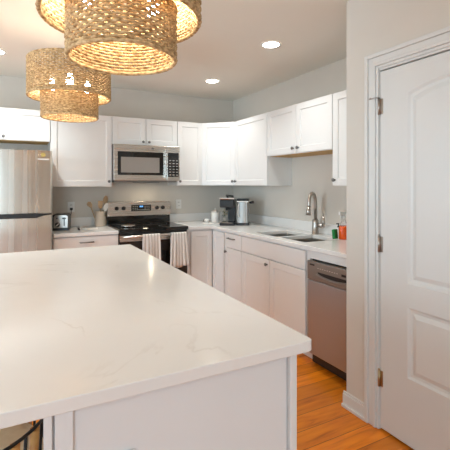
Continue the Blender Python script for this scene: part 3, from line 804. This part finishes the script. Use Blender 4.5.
t = thing('espresso_machine', 'ribbed silver coffee machine with a black lever, right of the black coffee maker', 'coffee maker', (-.274, -.716, CT), ang)
bx('base', (-.066, .074, -.10, .10, 0, .030), 'black', t, bev=.006)
bm = BM(); P = []
for i in range(40):
    a = 2*PI*i/40; r_ = .066+(.003 if i % 2 else 0); c, s = math.cos(a), math.sin(a)
    P.append((.004+math.copysign(abs(c)**.5, c)*r_, math.copysign(abs(s)**.5, s)*(r_+.03)))
prism(bm, P, .031, .268); obj('body', bm, 'espresso_steel', t)
tp = bx('top', (-.066, .074, -.09, .09, .280, .306), 'black', t, bev=.010)
bx('chrome_band', (-.068, .075, -.092, .092, .268, .281), 'chrome', tp, bev=.003)
bm = BM(); tube(bm, [(.062, -.02, .262), (.085, -.03, .258)], .006, 8); tube(bm, [(.085, -.03, .258), (.130, -.035, .266)], [.013, .015], 10); obj('lever', bm, 'black', t)
bm = BM(); tube(bm, [(-.040, -.088, .235), (-.045, -.125, .230), (-.045, -.125, .11), (-.040, -.088, .10)], .007, 8); obj('handle', bm, 'lightsteel', t)

t = tag(obj('serving_tray', (lambda b: (prism(b, rrect(-.115, .115, -.065, .065, .02), 0, .0085), [xf(b.verts, Matrix())], b)[2])(BM()), 'whiteceramic', bev=.003, loc=(-.515, -.395, CT), rot=(0, 0, math.radians(-30))), 'low white tray under the canister in the counter corner', 'tray')
t = thing('canister', 'white lidded canister on the tray beside the coffee maker', 'canister', (-.475, -.405, CT+.009))
bm = BM(); lathe(bm, [(.045, 0), (.050, .005), (.050, .118), (.046, .124)], 26); obj('jar', bm, 'whiteceramic', t)
bm = BM(); lathe(bm, [(.051, .1245), (.051, .134), (.030, .142), (.010, .146), (.010, .152), (.014, .160), (.009, .170), (.002, .172)], 22); obj('lid', bm, 'lightsteel', t, label='silver lid with a knob')
for x, y, lb in ((-.575, -.365, 'small white espresso cup at the left end of the tray'),):
    t = thing('cup', lb, 'cup', (x, y, CT+.009))
    bm = BM(); lathe(bm, [(.020, 0), (.028, .010), (.031, .042), (.028, .042), (.024, .012), (.003, .008)], 20); obj('bowl', bm, 'whiteceramic', t)
    bm = BM(); tube(bm, [(-.028, -.002, .034), (-.045, -.002, .030), (-.044, -.002, .016), (-.026, -.002, .012)], .004, 8); obj('handle', bm, 'black', t, label='dark handle')
t = thing('flower_pot', 'small pot of cream flowers and leaves between canister and coffee maker', 'plant', (-.285, -.300, CT))
bm = BM(); lathe(bm, [(.030, 0), (.038, .05), (.035, .052), (.030, .045), (.003, .044)], 18); obj('pot', bm, 'whiteceramic', t)
bm = BM(); rg = random.Random(4)
for i in range(46):
    a, e = rg.uniform(0, 2*PI), rg.uniform(.2, 1.4); L = rg.uniform(.05, .10)
    c = Vector((math.cos(a)*math.cos(e)*L*.55, math.sin(a)*math.cos(e)*L*.55, .05+math.sin(e)*L)); d_ = Vector((math.cos(a), math.sin(a), rg.uniform(-.4, .8))).normalized()
    s = d_.cross(Vector((0, 0, 1))).normalized()
    bm.faces.new([bm.verts.new(c+p) for p in (d_*-.016, s*.009+d_*.002, d_*.018, s*-.009+d_*.002)])
obj('leaves', bm, 'leaf', t)
for i in range(7):
    a = rg.uniform(0, 2*PI); r_ = rg.uniform(.01, .035); c = (math.cos(a)*r_, math.sin(a)*r_, rg.uniform(.095, .155))
    bm = BM(); lathe(bm, [(.003, -.008), (.013, -.003), (.015, .004), (.009, .010), (.002, .011)], 10, c); obj('flower', bm, 'petal', t)

# ------------------------------------------------------------------ by the sink
t = thing('spray_bottle', 'clear spray bottle of orange cleaner at the pantry end of the counter', 'bottle', (-.135, -2.165, CT))
bm = BM(); lathe(bm, [(.036, 0), (.040, .006), (.040, .100), (.036, .112)], 24); obj('liquid', bm, 'orange', t)
bm = BM(); lathe(bm, [(.036, .1125), (.030, .130), (.016, .160), (.014, .180)], 24, cap=False); obj('bottle_neck', bm, 'clear', t)
bm = BM(); lathe(bm, [(.017, .180), (.017, .198), (.010, .202), (.010, .215)], 16); box(bm, -.050, .020, -.011, .011, .212, .238); tube(bm, [(-.028, 0, .212), (-.034, 0, .19), (-.030, 0, .172)], .005, 8); obj('trigger', bm, 'white', t, bev=.003)
bm = BM(); v = box(bm, -.028, .028, -.014, .014, 0, .082); xf(v, tr(-.185, -2.118, CT+.001) @ rotz(.3) @ rotx(-.10))
tag(obj('sponge', bm, 'green', bev=.006), 'green sponge standing beside the orange spray bottle', 'sponge')
t = thing('soap_pump', 'small white soap pump bottle with a black collar behind the green sponge', 'bottle', (-.095, -2.065, CT))
bm = BM(); lathe(bm, [(.018, 0), (.020, .004), (.020, .075), (.010, .090)], 18); obj('bottle', bm, 'whiteceramic', t)
bm = BM(); lathe(bm, [(.012, .0905), (.012, .104), (.004, .106), (.004, .120)], 14); box(bm, -.024, .006, -.005, .005, .118, .127); obj('pump', bm, 'black', t)

# ------------------------------------------------------------------ counter stool under the overhang
SX, SY = -2.800, -3.450
t = thing('counter_stool', 'tan-seated stool with a black spindle back tucked under the island overhang', 'stool', (SX, SY, 0))
R_ = .250
bm = BM(); lathe(bm, [(.20, .600), (.225, .606), (.236, .630), (.232, .655), (.18, .672), (.003, .676)], 36); obj('seat', bm, 'seat', t)
bm = BM(); pts = []
a0, a1 = math.radians(-22), math.radians(-338)
for i in range(41):
    a = a0+(a1-a0)*i/40; pts.append((R_*math.cos(a), R_*math.sin(a), .790))
pts = [(pts[0][0]*.99, pts[0][1]*.9, .60)]+[(pts[0][0], pts[0][1], .765)]+pts+[(pts[-1][0], pts[-1][1], .765), (pts[-1][0]*.99, pts[-1][1]*.9, .60)]
tube(bm, pts, .0045, 8); obj('back_rail', bm, 'blackmetal', t)
for i in range(1, 44):
    a = a0+(a1-a0)*i/44; bm = BM(); tube(bm, [(R_*math.cos(a), R_*math.sin(a), .788), (.238*math.cos(a), .238*math.sin(a), .60)], .0045 if i % 2 else .0125, 6); obj('spindle', bm, 'blackmetal' if i % 2 else 'rattan', t)
for k in range(4):
    a = PI/4+k*PI/2; bm = BM(); tube(bm, [(.13*math.cos(a), .13*math.sin(a), .600), (.235*math.cos(a), .235*math.sin(a), 0)], [.016, .012], 10); obj('leg', bm, 'blackmetal', t)
bm = BM(); tube(bm, [(.20*math.cos(2*PI*i/32), .20*math.sin(2*PI*i/32), .20) for i in range(32)], .008, 8, closed=True); obj('foot_ring', bm, 'blackmetal', t)
